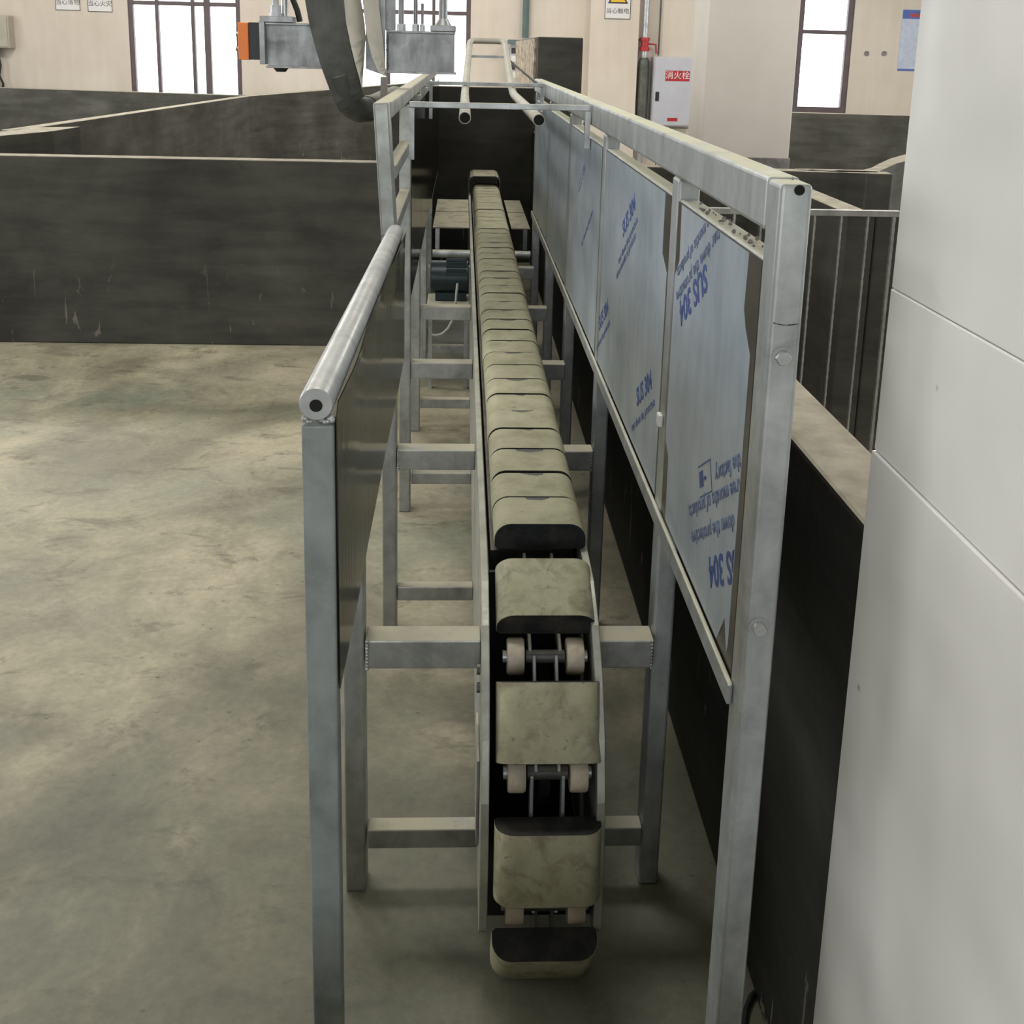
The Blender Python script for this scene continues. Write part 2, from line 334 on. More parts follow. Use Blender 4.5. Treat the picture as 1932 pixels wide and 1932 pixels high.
M = dict(
    floor=make_floor(), plaster=make_plaster(), plaster_shade=make_plaster('shade_blackened_plaster', 0.40), paint=make_wallpaint(), glass=make_glass(),  # channel walls: their shade painted in as a blacker copy of the plaster
    galv=make_galv('galvanised_steel', (0.44, 0.462, 0.468), 0.42, 0.6), galv2=make_galv('galvanised_pipe', (0.50, 0.51, 0.51), 0.32, 0.45, 0.3, (0.55, 0.54, 0.49), 0.2),
    blue=make_galv('painted_blue_grey_post', (0.25, 0.275, 0.27), 0.5, 0.2, 0.5, (0.45, 0.45, 0.42), 0.3),
    frame=make_galv('dusty_conveyor_steel', (0.39, 0.40, 0.38), 0.45, 0.6, 0.9, (0.45, 0.42, 0.31)),
    plate=make_galv('dusty_side_plate', (0.42, 0.425, 0.38), 0.4, 0.55, 0.5, (0.46, 0.44, 0.34)),
    beam=make_galv('overhead_beam_steel', (0.30, 0.308, 0.31), 0.42, 0.6, 0.5, (0.36, 0.34, 0.30), 0.6),
    darksteel=make_galv('dark_dull_steel', (0.095, 0.096, 0.088), 0.5, 0.35, 0.6, (0.3, 0.28, 0.22)),
    tan=plain('pale_painted_sheet', (0.44, 0.42, 0.355), 0.55, 0.1, 0.1, 5),
    block=make_block(), mirror=make_mirror_sheet(), film=make_film(), clad=make_clad(),
    bare=plain('exposed_brown_steel', (0.14, 0.125, 0.105), 0.35, 0.6, 0.15, 8),
    ink=plain('blue_print_ink', (0.045, 0.085, 0.27), 0.5, 0, 0.2, 60), ink2=plain('faded_blue_print', (0.13, 0.17, 0.29), 0.5, 0, 0.25, 60),
    black=plain('black_rubber', (0.012, 0.012, 0.013), 0.6, 0, 0.2), hole=plain('dark_bore', (0.006, 0.006, 0.006), 0.9, 0, 0.1),
    roller=plain('cream_plastic_roller', (0.52, 0.46, 0.35), 0.45, 0, 0.15, 30), motor=plain('dark_teal_motor_paint', (0.012, 0.026, 0.034), 0.4, 0.1, 0.25),
    deck=make_galv('mud_caked_deck', (0.13, 0.12, 0.095), 0.6, 0.3, 0.95, (0.40, 0.37, 0.27)),
    orange=plain('orange_plastic', (0.90, 0.23, 0.035), 0.45, 0, 0.03), navy=plain('dark_navy_plastic', (0.018, 0.024, 0.03), 0.5, 0, 0.15),
    white=plain('white_board', (0.72, 0.70, 0.68), 0.5, 0, 0.03), yellow=plain('warning_yellow', (0.80, 0.50, 0.03), 0.5, 0, 0.05),
    txt=plain('grey_black_print', (0.05, 0.045, 0.05), 0.6, 0, 0.1), red=plain('signal_red_paint', (0.42, 0.022, 0.03), 0.45, 0, 0.1),
    cab=plain('grey_white_enamel', (0.50, 0.50, 0.55), 0.4, 0.05, 0.03), sign_blue=plain('poster_blue', (0.06, 0.12, 0.40), 0.5, 0, 0.1),
    pale_blue=plain('poster_pale_blue', (0.50, 0.57, 0.72), 0.5, 0, 0.1, 12), winframe=plain('purple_brown_window_frame', (0.115, 0.088, 0.092), 0.5, 0.2, 0.1),
    green=plain('grey_green_downpipe', (0.12, 0.17, 0.17), 0.5, 0.1, 0.08), colw=plain('off_white_column_paint', (0.66, 0.61, 0.55), 0.75, 0, 0.06, 1.2),
    skirt=plain('grey_mottled_skirting', (0.25, 0.23, 0.225), 0.6, 0, 0.3, 9), boxg=plain('beige_box_enamel', (0.42, 0.38, 0.31), 0.5, 0, 0.04),
    cable=plain('white_cable_sheath', (0.42, 0.41, 0.38), 0.5, 0, 0.05), ceil=plain('pale_roof_sheet', (0.55, 0.54, 0.52), 0.8, 0, 0.05, 1),
    rebar=make_galv('zinc_coated_rebar', (0.45, 0.45, 0.44), 0.35, 0.8, 0.3, (0.45, 0.43, 0.38)), rough_edge=plain('rough_broken_mortar', (0.46, 0.38, 0.29), 0.85, 0, 0.35, 18),
)

# ================================================================== SETTING
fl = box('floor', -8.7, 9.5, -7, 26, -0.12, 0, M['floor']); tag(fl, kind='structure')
tag(box('floor_shade_block', -1.15, 0.551, -3.0, 0.55, 0, 0.68, M['floor'], bevel=0.01), kind='structure')  # unseen block, added to keep back light off the tail and near floor
ce = box('ceiling', -8.7, 9.5, -7, 17.3, 5.6, 5.75, M['ceil']); tag(ce, kind='structure')
YW = 17.0
def holes_wall(name, a0, a1, z1, holes, mk):
    """wall mesh as boxes around rectangular openings (a = run, z = height)"""
    xs = sorted({a0, a1} | {h[0] for h in holes} | {h[1] for h in holes}); zs = sorted({0.0, z1} | {h[2] for h in holes} | {h[3] for h in holes})
    mb = MB()
    for i in range(len(xs) - 1):
        run = None
        for j in range(len(zs) - 1):
            cx, cz = (xs[i] + xs[i+1]) / 2, (zs[j] + zs[j+1]) / 2
            solid = not any(h[0] < cx < h[1] and h[2] < cz < h[3] for h in holes)
            if solid: run = (run[0], zs[j+1]) if run else (zs[j], zs[j+1])
            if (not solid or j == len(zs) - 2) and run: mk(mb, xs[i], xs[i+1], run[0], run[1]); run = None
    o = mb.go(name, M['paint']); tag(o, kind='structure'); return o
FH = [(-5.02, -3.36, 0.9, 3.6), (-1.75, 0.10, 0.9, 3.6), (5.13, 5.99, 0.9, 3.6)]
holes_wall('wall_far', -8.7, 9.5, 5.6, FH, lambda mb, a, b, c, d: mb.box(a, b, YW, YW + 0.24, c, d))
LH = [(1.0, 3.8, 1.0, 4.0), (4.4, 7.2, 1.0, 4.0), (7.8, 10.6, 1.0, 4.0), (11.2, 14.0, 1.0, 4.0)]  # side openings out of view, added to bring in daylight
holes_wall('wall_left', -7, YW + 0.24, 5.6, LH, lambda mb, a, b, c, d: mb.box(-8.94, -8.7, a, b, c, d))
holes_wall('wall_right', -7, YW + 0.24, 5.6, LH, lambda mb, a, b, c, d: mb.box(9.5, 9.74, a, b, c, d))
BH = [(-6.5, -1.8, 1.0, 3.9), (-1.2, 3.5, 1.0, 3.9)]  # openings behind the camera, added to light the faces turned this way
holes_wall('wall_back', -8.7, 9.5, 5.6, BH, lambda mb, a, b, c, d: mb.box(a, b, -7.24, -7, c, d))

def portal(loc, sx, sy, rot):
    o = area('daylight_portal', loc, sx, sy, 1, rot=rot); o.data.cycles.is_portal = True
for h in FH: portal(((h[0]+h[1])/2, YW + 0.2, (h[2]+h[3])/2), h[1]-h[0], h[3]-h[2], (-math.pi/2, 0, 0))
for h in BH: portal(((h[0]+h[1])/2, -7.2, (h[2]+h[3])/2), h[1]-h[0], h[3]-h[2], (math.pi/2, 0, 0))
for h in LH:
    portal((-8.9, (h[0]+h[1])/2, (h[2]+h[3])/2), h[3]-h[2], h[1]-h[0], (0, -math.pi/2, 0))
    portal((9.7, (h[0]+h[1])/2, (h[2]+h[3])/2), h[3]-h[2], h[1]-h[0], (0, math.pi/2, 0))

def window(name, x0, x1, z0, z1, mull, rails, fr=0.07):
    root = empty(name, ((x0+x1)/2, YW + 0.1, z0)); tag(root, kind='structure')
    y0, y1 = YW + 0.02, YW + 0.10
    MB().box(x0, x0+fr, y0, y1, z0, z1).box(x1-fr, x1, y0, y1, z0, z1).box(x0+fr, x1-fr, y0, y1, z1-fr, z1).box(x0+fr, x1-fr, y0, y1, z0, z0+fr).go('window_frame', M['winframe'], root)
    for (mx, mw) in mull: box('mullion', mx-mw/2, mx+mw/2, y0, y1, z0+fr, z1-fr, M['winframe'], root)
    for rz in rails: box('transom', x0+fr, x1-fr, y0+0.005, y1-0.005, rz-0.03, rz+0.03, M['winframe'], root)
    edges = [x0+fr] + [m[0] for m in mull] + [x1-fr]
    for i in range(len(edges)-1): box('pane', edges[i]+0.01, edges[i+1]-0.01, YW+0.055, YW+0.061, z0+fr, z1-fr, M['glass'], root)
    return root
window('window_1', -5.02, -3.36, 0.9, 3.6, [(-4.60, 0.05), (-4.07, 0.05), (-3.86, 0.09)], [2.31])
window('window_2', -1.75, 0.10, 0.9, 3.6, [(-1.15, 0.06), (-0.46, 0.05)], [2.27])
window('window_3', 5.13, 5.99, 0.9, 3.6, [], [2.13], 0.09)

def pen_wall(name, pts, thick, h, closed=False):
    """dark plastered low wall along a plan polyline, laid to the right of the run"""
    mb = MB()
    for i in range(len(pts)-1):
        a = Vector((*pts[i][:2], 0)); b = Vector((*pts[i+1][:2], 0)); t = (b-a).normalized(); n = Vector((t.y, -t.x, 0)) * thick
        ha = pts[i][2] if len(pts[i]) > 2 else h; hb = pts[i+1][2] if len(pts[i+1]) > 2 else h
        mb.add([a, b, b+n, a+n, a+Vector((0,0,ha)), b+Vector((0,0,hb)), b+n+Vector((0,0,hb)), a+n+Vector((0,0,ha))],
               [(0,3,2,1),(4,5,6,7),(0,1,5,4),(1,2,6,5),(2,3,7,6),(3,0,4,7)])
    o = mb.go(name, M['plaster'], bevel=0.008, seg=2); tag(o, kind='structure'); return o
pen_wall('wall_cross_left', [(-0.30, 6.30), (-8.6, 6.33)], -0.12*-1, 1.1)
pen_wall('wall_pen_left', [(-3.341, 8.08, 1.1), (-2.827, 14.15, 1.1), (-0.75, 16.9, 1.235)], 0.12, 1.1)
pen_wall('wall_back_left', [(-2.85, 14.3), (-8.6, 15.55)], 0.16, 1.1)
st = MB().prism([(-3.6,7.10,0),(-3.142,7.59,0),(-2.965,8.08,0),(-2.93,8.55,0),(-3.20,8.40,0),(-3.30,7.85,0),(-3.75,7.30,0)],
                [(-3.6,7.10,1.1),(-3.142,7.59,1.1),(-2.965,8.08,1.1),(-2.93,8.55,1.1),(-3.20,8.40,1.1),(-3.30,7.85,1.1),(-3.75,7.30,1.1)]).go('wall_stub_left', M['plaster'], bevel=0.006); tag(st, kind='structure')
tag(box('wall_channel_right', 0.58, 0.70, 1.346, 9.0, 0, 1.1, M['plaster_shade'], bevel=0.008), kind='structure')
tag(box('wall_channel_end', -0.40, 0.578, 9.0, 9.16, 0, 1.45, M['plaster_shade'], bevel=0.008), kind='structure')
tag(box('wall_channel_left', -0.46, -0.34, 6.45, 8.998, 0, 1.45, M['plaster'], bevel=0.008), kind='structure')
tk = empty('wall_channel_pier', (0.77, 9.0, 0)); tag(tk, kind='structure')
box('pier_body', 0.60, 0.965, 9.002, 12.2, 0, 1.86, M['plaster'], tk, bevel=0.01)
# ragged unplastered edge of the pier
ny_, nz_ = 26, 14; vs = []; fs = []
for a_ in range(ny_+1):
    off = random.uniform(0.0, 0.03)
    for b_ in range(nz_+1): vs.append((0.594 - off - random.uniform(0, 0.012), 9.17 + a_*2.9/ny_, 0.0 + b_*1.845/nz_))
n0 = len(vs); vs += [(0.599, y, z) for (_, y, z) in vs]
for a_ in range(ny_):
    for b_ in range(nz_):
        q = a_*(nz_+1)+b_; fs.append((q, q+1, q+nz_+2, q+nz_+1)); fs.append((n0+q, n0+q+nz_+1, n0+q+nz_+2, n0+q+1))
for b_ in range(nz_):
    fs.append((b_, n0+b_, n0+b_+1, b_+1)); q = ny_*(nz_+1)+b_; fs.append((q, q+1, n0+q+1, n0+q))
for a_ in range(ny_):
    q = a_*(nz_+1); r = q+nz_+1; fs.append((q, r, n0+r, n0+q)); q += nz_; r += nz_; fs.append((q, n0+q, n0+r, r))
mobj('ragged_edge', vs, fs, M['rough_edge'], tk)
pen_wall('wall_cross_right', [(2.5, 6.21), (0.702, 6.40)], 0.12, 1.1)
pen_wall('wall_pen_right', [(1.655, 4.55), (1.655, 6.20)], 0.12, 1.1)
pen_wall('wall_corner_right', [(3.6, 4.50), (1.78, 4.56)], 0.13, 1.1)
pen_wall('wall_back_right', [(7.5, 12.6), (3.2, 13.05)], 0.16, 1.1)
fe = [(1500, 318), (1560, 319), (1600, 320), (1630, 320), (1645, 316), (1660, 308), (1680, 299), (1705, 292), (1730, 287), (1760, 283)]
ne = [(1500, 321), (1560, 323.5), (1600, 326), (1634, 327), (1655, 325), (1670, 318), (1690, 309), (1712, 303), (1737, 299), (1765, 296)]
mb = MB()
pf = [at(x, y, Z=1.1) for x, y in fe]; pn = [at(x, y, Z=1.1) for x, y in ne]
loop = pf + pn[::-1]
mb.prism([Vector((p.x, p.y, 0)) for p in loop], loop)
tag(mb.go('wall_curved_right', M['plaster']), kind='structure')

# ================================================================== CONVEYOR
CX = 0.18
cv_ = empty('chain_conveyor', (CX, 5.0, 0), 'long chain conveyor with dusty tan slat blocks between pale side plates', 'conveyor')
# --- block mesh
def block_mesh():
    L, W, Hh, R, n = 0.1445, 0.2, 0.058, 0.036, 6
    prof = [(-W/2 + 0.006, -Hh), (-W/2, -Hh + 0.006)]
    prof += [(-W/2 + R - R*math.cos(math.radians(90*i/n)), -R + R*math.sin(math.radians(90*i/n))) for i in range(n+1)]
    prof += [(W/2 - R + R*math.sin(math.radians(90*i/n)), -R + R*math.cos(math.radians(90*i/n))) for i in range(n+1)]
    prof += [(W/2, -Hh + 0.006), (W/2 - 0.006, -Hh)]
    rows = [(-L/2, 0.985), (-L/2 + 0.0015, 1.0), (L/2 - 0.0015, 1.0), (L/2, 0.985)]
    vs = []; fs = []; k = len(prof)
    for (y, s) in rows: vs += [(x*s, y, (z + Hh/2)*s - Hh/2) for x, z in prof]
    for r in range(3):
        for i in range(k): fs.append((r*k+i, r*k+(i+1) % k, (r+1)*k+(i+1) % k, (r+1)*k+i))
    fs += [tuple(range(k)), tuple(range(3*k, 4*k))[::-1]]
    return vs, fs
bv, bf = block_mesh()
proto = mobj('chain_block', [Vector(v) + Vector((CX, 2.2535, 0.75)) for v in bv], bf, M['block'], cv_, origin=(CX, 2.2535, 0.75))
proto.color = (1, 1, 1, 0)
mod = proto.modifiers.new('split', 'EDGE_SPLIT'); mod.split_angle = math.radians(38)
for p in proto.data.polygons: p.use_smooth = True
def put_block(loc, phi, sx=1.0):
    o = proto.copy(); col.objects.link(o); o.parent = cv_; WL[o] = Vector(loc)
    o.location = Vector(loc) - WL[cv_]; o.rotation_euler = (phi, 0, 0); return o
for i in range(1, 40):
    jz = random.uniform(-0.002, 0.0015)
    o = put_block((CX + random.uniform(-0.001, 0.001), 2.2535 + 0.153*i + random.uniform(-0.0015, 0.0015), 0.75 + jz), random.uniform(-0.008, 0.008))
# --- tail end: blocks swing round the tail wheel and hang slack
ends = [((2.085, 0.721), (1.945, 0.660)), ((1.838, 0.583), (1.767, 0.462)), ((1.715, 0.352), (1.700, 0.204)), ((1.690, 0.098), (1.742, 0.010))]
pins = []
for k, (a, b) in enumerate(ends):
    c = ((a[0]+b[0])/2, (a[1]+b[1])/2); dy, dz = a[0]-b[0], a[1]-b[1]
    phi = math.atan2(dz, dy)
    n = Vector((0, -math.sin(phi), math.cos(phi)))
    cc = Vector((CX - 0.002*k, c[0], c[1]))
    o = put_block(cc, phi)
    o['label'] = ['slat block tipping over the tail end', 'slat block facing forward on the tail wheel', 'worn slat block hanging below the tail wheel', 'lowest slat block just above the floor'][k]
    o.color = (1, 1, 1, 1)
    if k == 3: o.scale = (1, 0.74, 1)
    pins.append((cc, n))
# rollers, links and pins of the chain seen in the gaps
gp = [Vector((0, 1.945, 0.575)), Vector((0, 1.815, 0.408)), Vector((0, 1.775, 0.150))]
for g in gp:
    for s in (-1, 1):
        x0 = CX - 0.003 + s * 0.042
        r_ = tube('roller', [(x0, g.y, g.z), (x0 + s*0.004, g.y, g.z), (x0 + s*0.030, g.y, g.z), (x0 + s*0.034, g.y, g.z)], 0.036, M['roller'], cv_, n=20, taper=[0.93, 1, 1, 0.93])
        tube('roller_bush', [(x0 + s*0.034, g.y, g.z), (x0 + s*0.042, g.y, g.z)], 0.012, M['galv'], r_)
    tube('chain_pin', [(CX - 0.041, g.y, g.z), (CX + 0.036, g.y, g.z)], 0.013, M['darksteel'], cv_)
allp = [Vector((0, 2.20, 0.66))] + gp + [Vector((0, 1.90, 0.06))]
for i in range(len(allp)-1):
    a, b = allp[i], allp[i+1]
    for s in (-1, 1):
        x = CX - 0.003 + s*(0.030 if i % 2 == 0 else 0.022)
        MB().beam((x, a.y, a.z), (x, b.y, b.z), 0.007, 0.034).go('link_plate', M['galv'], cv_, bevel=0.002)
for (cc, n) in pins:
    for s in (-1, 1):
        base = cc - n*0.058
        MB().beam((CX - 0.003 + s*0.016, base.y, base.z), (CX - 0.003 + s*0.016, base.y - n.y*0.045, base.z - n.z*0.045), 0.006, 0.05).go('block_lug', M['darksteel'], cv_)
# --- side plates
prof = [(8.35, 0.10), (8.35, 0.692), (2.15, 0.692), (2.05, 0.684), (1.95, 0.640), (1.87, 0.580), (1.80, 0.487), (1.762, 0.38), (1.745, 0.25), (1.742, 0.12), (1.76, 0.10)]
for (x0, x1) in ((0.050, 0.066), (0.268, 0.284)):
    MB().prism([(x0, y, z) for y, z in prof], [(x1, y, z) for y, z in prof]).go('side_plate', M['plate'], cv_, bevel=0.002)
box('chain_track', 0.075, 0.262, 2.25, 8.3, 0.56, 0.655, M['darksteel'], cv_)
tube('tail_wheel', [(CX-0.014, 1.995, 0.38), (CX+0.008, 1.995, 0.38)], 0.145, M['black'], cv_, n=18)
box('tail_shade_back', 0.067, 0.267, 2.145, 2.155, 0.10, 0.655, M['black'], cv_)  # black sheet added to paint the dark inside of the tail
box('tail_shade_floor', 0.067, 0.267, 1.80, 2.144, 0.101, 0.106, M['black'], cv_)  # black sheet standing in for the shade under the tail wheel
for (y, z) in ((1.93, 0.555), (1.915, 0.525)): tube('plate_bolt', [(0.0485, y, z), (0.042, y, z)], 0.010, M['darksteel'], cv_, n=6)
box('guard_strip', 0.0440, 0.0495, 1.86, 2.02, 0.21, 0.40, M['plate'], cv_, bevel=0.001)
# --- cross beams onto the posts of both fences
BY = (1.985, 3.04, 3.95, 4.86, 5.80)
for i, y in enumerate(BY):
    box('cross_beam', -0.1805, 0.0495, y - 0.02, y + 0.04, 0.535, 0.597, M['frame'], cv_, bevel=0.003)
    box('cross_beam', 0.2845, 0.399, y - 0.02, y + 0.04, 0.535, 0.597, M['frame'], cv_, bevel=0.003)
    box('lower_beam', -0.1805, 0.0495, y - 0.005, y + 0.035, 0.105, 0.150, M['frame'], cv_, bevel=0.003)
    box('lower_beam', 0.2845, 0.399, y - 0.005, y + 0.035, 0.105, 0.150, M['frame'], cv_, bevel=0.003)
def welds(name, pts, r, mat, parent):
    mb = MB()
    for p in pts:
        p = Vector(p); rr = r * random.uniform(0.75, 1.2)
        bm = bmesh.new(); bmesh.ops.create_icosphere(bm, subdivisions=1, radius=rr)
        mb.add([v.co + p for v in bm.verts], [tuple(v.index for v in f.verts) for f in bm.faces]); bm.free()
    return mb.go(name, mat, parent, smooth=True)
for y in BY[:2]:
    welds('weld_seam', [(-0.1765, y - 0.0225, 0.537 + 0.0075*i) for i in range(9)], 0.0038, M['galv2'], cv_)
    welds('weld_seam', [(0.395, y - 0.0225, 0.537 + 0.0075*i) for i in range(9)], 0.0038, M['galv'], cv_)
# --- far drive end: deck plates, shaft, hood
for (x0, x1) in ((-0.165, 0.045), (0.290, 0.398)):
    box('deck_plate', x0, x1, 6.22, 6.84, 0.735, 0.742, M['deck'], cv_)
    box('deck_plate', x0, x1, 6.86, 7.42, 0.735, 0.742, M['deck'], cv_)
for x in (-0.14, 0.375):
    box('deck_bracket', x - 0.012, x + 0.012, 6.3, 6.34, 0.60, 0.7345, M['galv'], cv_)
tube('drive_shaft', [(-0.16, 6.02, 0.625), (0.049, 6.02, 0.625)], 0.022, M['galv'], cv_)
tube('drive_shaft', [(0.2855, 6.02, 0.625), (0.39, 6.02, 0.625)], 0.022, M['galv'], cv_)
hp = [(0.048, 0.70), (0.048, 0.79), (0.062, 0.815), (0.085, 0.826), (0.25, 0.826), (0.272, 0.815), (0.286, 0.79), (0.286, 0.70), (0.280, 0.70), (0.280, 0.788), (0.268, 0.808), (0.249, 0.819), (0.086, 0.819), (0.066, 0.808), (0.054, 0.788), (0.054, 0.70)]
def shell(a, b): # open arch: quads between outer and inner outline
    n = len(a) // 2; mb = MB()
    for i in range(n - 1):
        q = [a[i], a[i+1], a[-2-i], a[-1-i]]; r = [b[i], b[i+1], b[-2-i], b[-1-i]]
        mb.prism(q, r)
    return mb
shell([(x, 8.12, z) for x, z in hp], [(x, 8.55, z) for x, z in hp]).go('end_hood', M['deck'], cv_)

# --- motor under the deck
mo = empty('drive_motor', (-0.06, 5.42, 0), 'dark teal finned electric motor slung under the conveyor deck', 'motor')
tube('motor_body', [(-0.155, 5.5, 0.60), (-0.15, 5.5, 0.60), (0.035, 5.5, 0.60), (0.04, 5.5, 0.60)], 0.085, M['motor'], mo, n=24, taper=[0.9, 1, 1, 0.9])
for i in range(11):
    a = math.radians(20 + i*14); r0, r1 = 0.084, 0.098
    p = Vector((0, -math.cos(a), math.sin(a)))
    MB().beam((-0.075, 5.5 + p.y*0.09, 0.60 + p.z*0.09), (0.03, 5.5 + p.y*0.09, 0.60 + p.z*0.09), 0.004, 0.014).go('cooling_fin', M['motor'], mo)
box('motor_foot', -0.13, 0.03, 5.44, 5.56, 0.485, 0.53, M['motor'], mo, bevel=0.004)
box('motor_bed', -0.17, 0.045, 5.38, 5.62, 0.45, 0.4845, M['frame'], mo, bevel=0.003)
for x in (-0.165, 0.02): box('bed_leg', x, x + 0.02, 5.48, 5.52, 0.0, 0.45, M['frame'], mo)
c1 = [at(x, y, Y=5.32) for x, y in ((863, 535), (861, 555), (859, 580), (854, 603), (845, 620), (834, 630), (822, 633), (815, 631))]
tag(tube('power_cable', c1, 0.006, M['cable'], n=10), 'pale thin cable looping down from the dark motor', 'cable')

# ================================================================== RIGHT FENCE
rf = empty('steel_fence', (0.42, 3.7, 0), 'tall steel fence right of the conveyor with film covered printed panels', 'fence')
RPY = (1.375, 2.02, 3.07, 4.07, 5.05, 6.05)
for i, y in enumerate(RPY):
    box('fence_post', 0.400, 0.442, y - 0.03, y + 0.03, 0, 1.5245 if i else 1.594, M['galv'], rf, bevel=0.006, seg=3)
box('top_rail', 0.400, 0.444, 1.4055, 6.20, 1.525, 1.596, M['galv'], rf, bevel=0.006, seg=3)
box('bottom_rail', 0.391, 0.3995, 1.385, 6.08, 0.834, 0.868, M['galv'], rf, bevel=0.003)
welds('weld_seam', [(0.3995 + 0.042*t, 1.4057 - 0.012*math.sin(t*3.1), 1.528 + 0.068*min(1, 1.4*t)) for t in [i/18 for i in range(14)]], 0.0022, M['frame'], rf)
tube('post_drain_hole', [(0.424, 1.3438, 1.5865), (0.424, 1.3450, 1.5865)], 0.0068, M['hole'], rf, n=12)
for (px, py) in ((1475, 673), (1430, 1182)):
    p = at(px, py, Y=1.345)
    hb = tube('bolt', [(p.x, 1.345, p.z), (p.x, 1.3425, p.z)], 0.0135, M['galv2'], rf, n=18)
    tube('bolt_head', [(p.x, 1.3425, p.z), (p.x, 1.334, p.z), (p.x, 1.333, p.z)], 0.0105, M['galv2'], hb, n=6, taper=[1, 1, 0.9])
wm = at(1490, 610, Y=1.345)
welds('weld_seam', [(0.405 + 0.0022*i, 1.3447, wm.z - 0.0025*math.sin(i*0.21)) for i in range(15)], 0.0011, M['darksteel'], rf)
VX, VY = (0, -1, 0), (0, 0, 1)
def tdirs(a):
    a = math.radians(a); return (0, -math.cos(a), math.sin(a)), (0, math.sin(a), math.cos(a))
for i in range(5):
    y0, y1 = RPY[i] + 0.031, RPY[i+1] - 0.031
    box('mid_rail', 0.4035, 0.440, y0 - 0.0005, y1 + 0.0005, 1.447, 1.487, M['galv'], rf, bevel=0.005, seg=3)
    sh = box('steel_sheet', 0.4015, 0.4033, y0 + 0.0035, y1 - 0.0035, 0.8685, 1.484, M['bare'] if i < 3 else M['galv'], rf)
    # printed protective film, torn back at the corners
    z0, z1 = 0.872, 1.482; a, b = y0 + 0.006, y1 - 0.006
    if i == 0:
        pl = [(a+0.024, 0.9), (a+0.020, 1.345), (a+0.052, 1.375), (a+0.068, 1.40), (a+0.062, z1), (b-0.03, z1), (b-0.038, 1.38), (b-0.004, 1.345), (b-0.004, 1.02), (b-0.04, 1.0), (b-0.045, z0), (a+0.09, z0), (a+0.05, 0.93), (a+0.03, 0.885)]
    elif i == 1:
        pl = [(a+0.004, z0), (a+0.004, 1.33), (a+0.06, 1.36), (a+0.062, z1), (b-0.006, z1), (b-0.006, z0)]
    else:
        pl = [(a+0.012, z0), (a+0.004, 1.1), (a+0.012, z1), (b-0.008, z1), (b-0.014, 1.2), (b-0.006, z0)]
    MB().prism([(0.4008, y, z) for y, z in pl], [(0.4014, y, z) for y, z in pl]).go('protective_film', M['film'] , sh)
    fx = 0.4005
    if i == 0:
        xd, yd = tdirs(210)
        cl_ = [(1, a + 0.025, 1), (1, b - 0.004, -1), (2, z1, -1)]
        for (bd, cy, cz, sz, mt_) in (('SUS 304', 1.475, 1.006, 0.066, 'ink'), ('tear down the protective', 1.545, 1.035, 0.036, 'ink2'), ('three months of products', 1.575, 1.070, 0.036, 'ink2'),
                                      ('the factory', 1.505, 1.150, 0.036, 'ink2'), ('SUS 304', 1.815, 1.345, 0.066, 'ink'), ('tear down the protective', 1.80, 1.395, 0.034, 'ink2'), ('three months of products', 1.82, 1.432, 0.030, 'ink2')):
            text('lettering', bd, (fx, cy, cz), xd, yd, sz, M[mt_], sh, bold=0.0012 if sz > 0.05 else 0.0004, clip=cl_)
        # small framed mark on the film
        def lp(u, v, c=(1.64, 1.078)):
            return (fx, c[0] + u*xd[1] + v*yd[1], c[1] + u*xd[2] + v*yd[2])
        mk = MB()
        for (u0, u1, v0, v1) in ((-0.045, 0.045, 0.024, 0.026), (-0.045, 0.045, -0.026, -0.024), (-0.046, -0.044, -0.026, 0.026), (0.012, 0.04, -0.016, 0.010), (-0.01, 0.006, -0.004, 0.002)):
            q = [lp(u0, v0), lp(u1, v0), lp(u1, v1), lp(u0, v1)]
            mk.prism(q, [(x - 0.0004, y, z) for x, y, z in q])
        mk.go('printed_mark', M['ink'], sh)
    elif i == 1:
        xd, yd = tdirs(30)
        for (c, s) in (((2.242, 1.037), 0.058), ((2.568, 1.366), 0.058), ((2.94, 1.03), 0.058)):
            text('lettering', 'SUS 304', (fx, c[0], c[1]), xd, yd, s, M['ink'], sh, bold=0.001)
            text('lettering', 'tear down the protective', (fx, c[0] + 0.0, c[1] - 0.058), xd, yd, 0.030, M['ink2'], sh)
            if c[1] > 1.1: text('lettering', 'three months of products', (fx, c[0] + 0.02, c[1] - 0.10), xd, yd, 0.030, M['ink2'], sh)
    elif i == 2:
        xd, yd = tdirs(30)
        text('lettering', 'SUS 304', (fx, 3.62, 1.34), xd, yd, 0.058, M['ink2'], sh)
        text('lettering', 'tear down the protective', (fx, 3.42, 1.20), xd, yd, 0.030, M['ink2'], sh)
box('foam_tab', 0.390, 0.3995, 2.005, 2.03, 1.035, 1.06, M['white'], rf, bevel=0.003)
cr = []
for k in range(26):
    yy = random.choice((1.50, 1.56, 1.72, 1.80, 1.85)) + random.gauss(0, 0.025); xx = random.uniform(0.405, 0.436); r = random.uniform(0.0015, 0.0045)
    bm = bmesh.new(); bmesh.ops.create_icosphere(bm, subdivisions=1, radius=r)
    cr.append(([v.co * random.uniform(0.7, 1.2) + Vector((xx, yy, 1.4873 + r*1.15)) for v in bm.verts], [tuple(v.index for v in f.verts) for f in bm.faces])); bm.free()
mb = MB()
for v, f in cr: mb.add(v, f)
tag(mb.go('mortar_crumbs', M['skirt']), 'crumbs of dry mortar lying on the near fence rail', 'debris', kind='stuff')

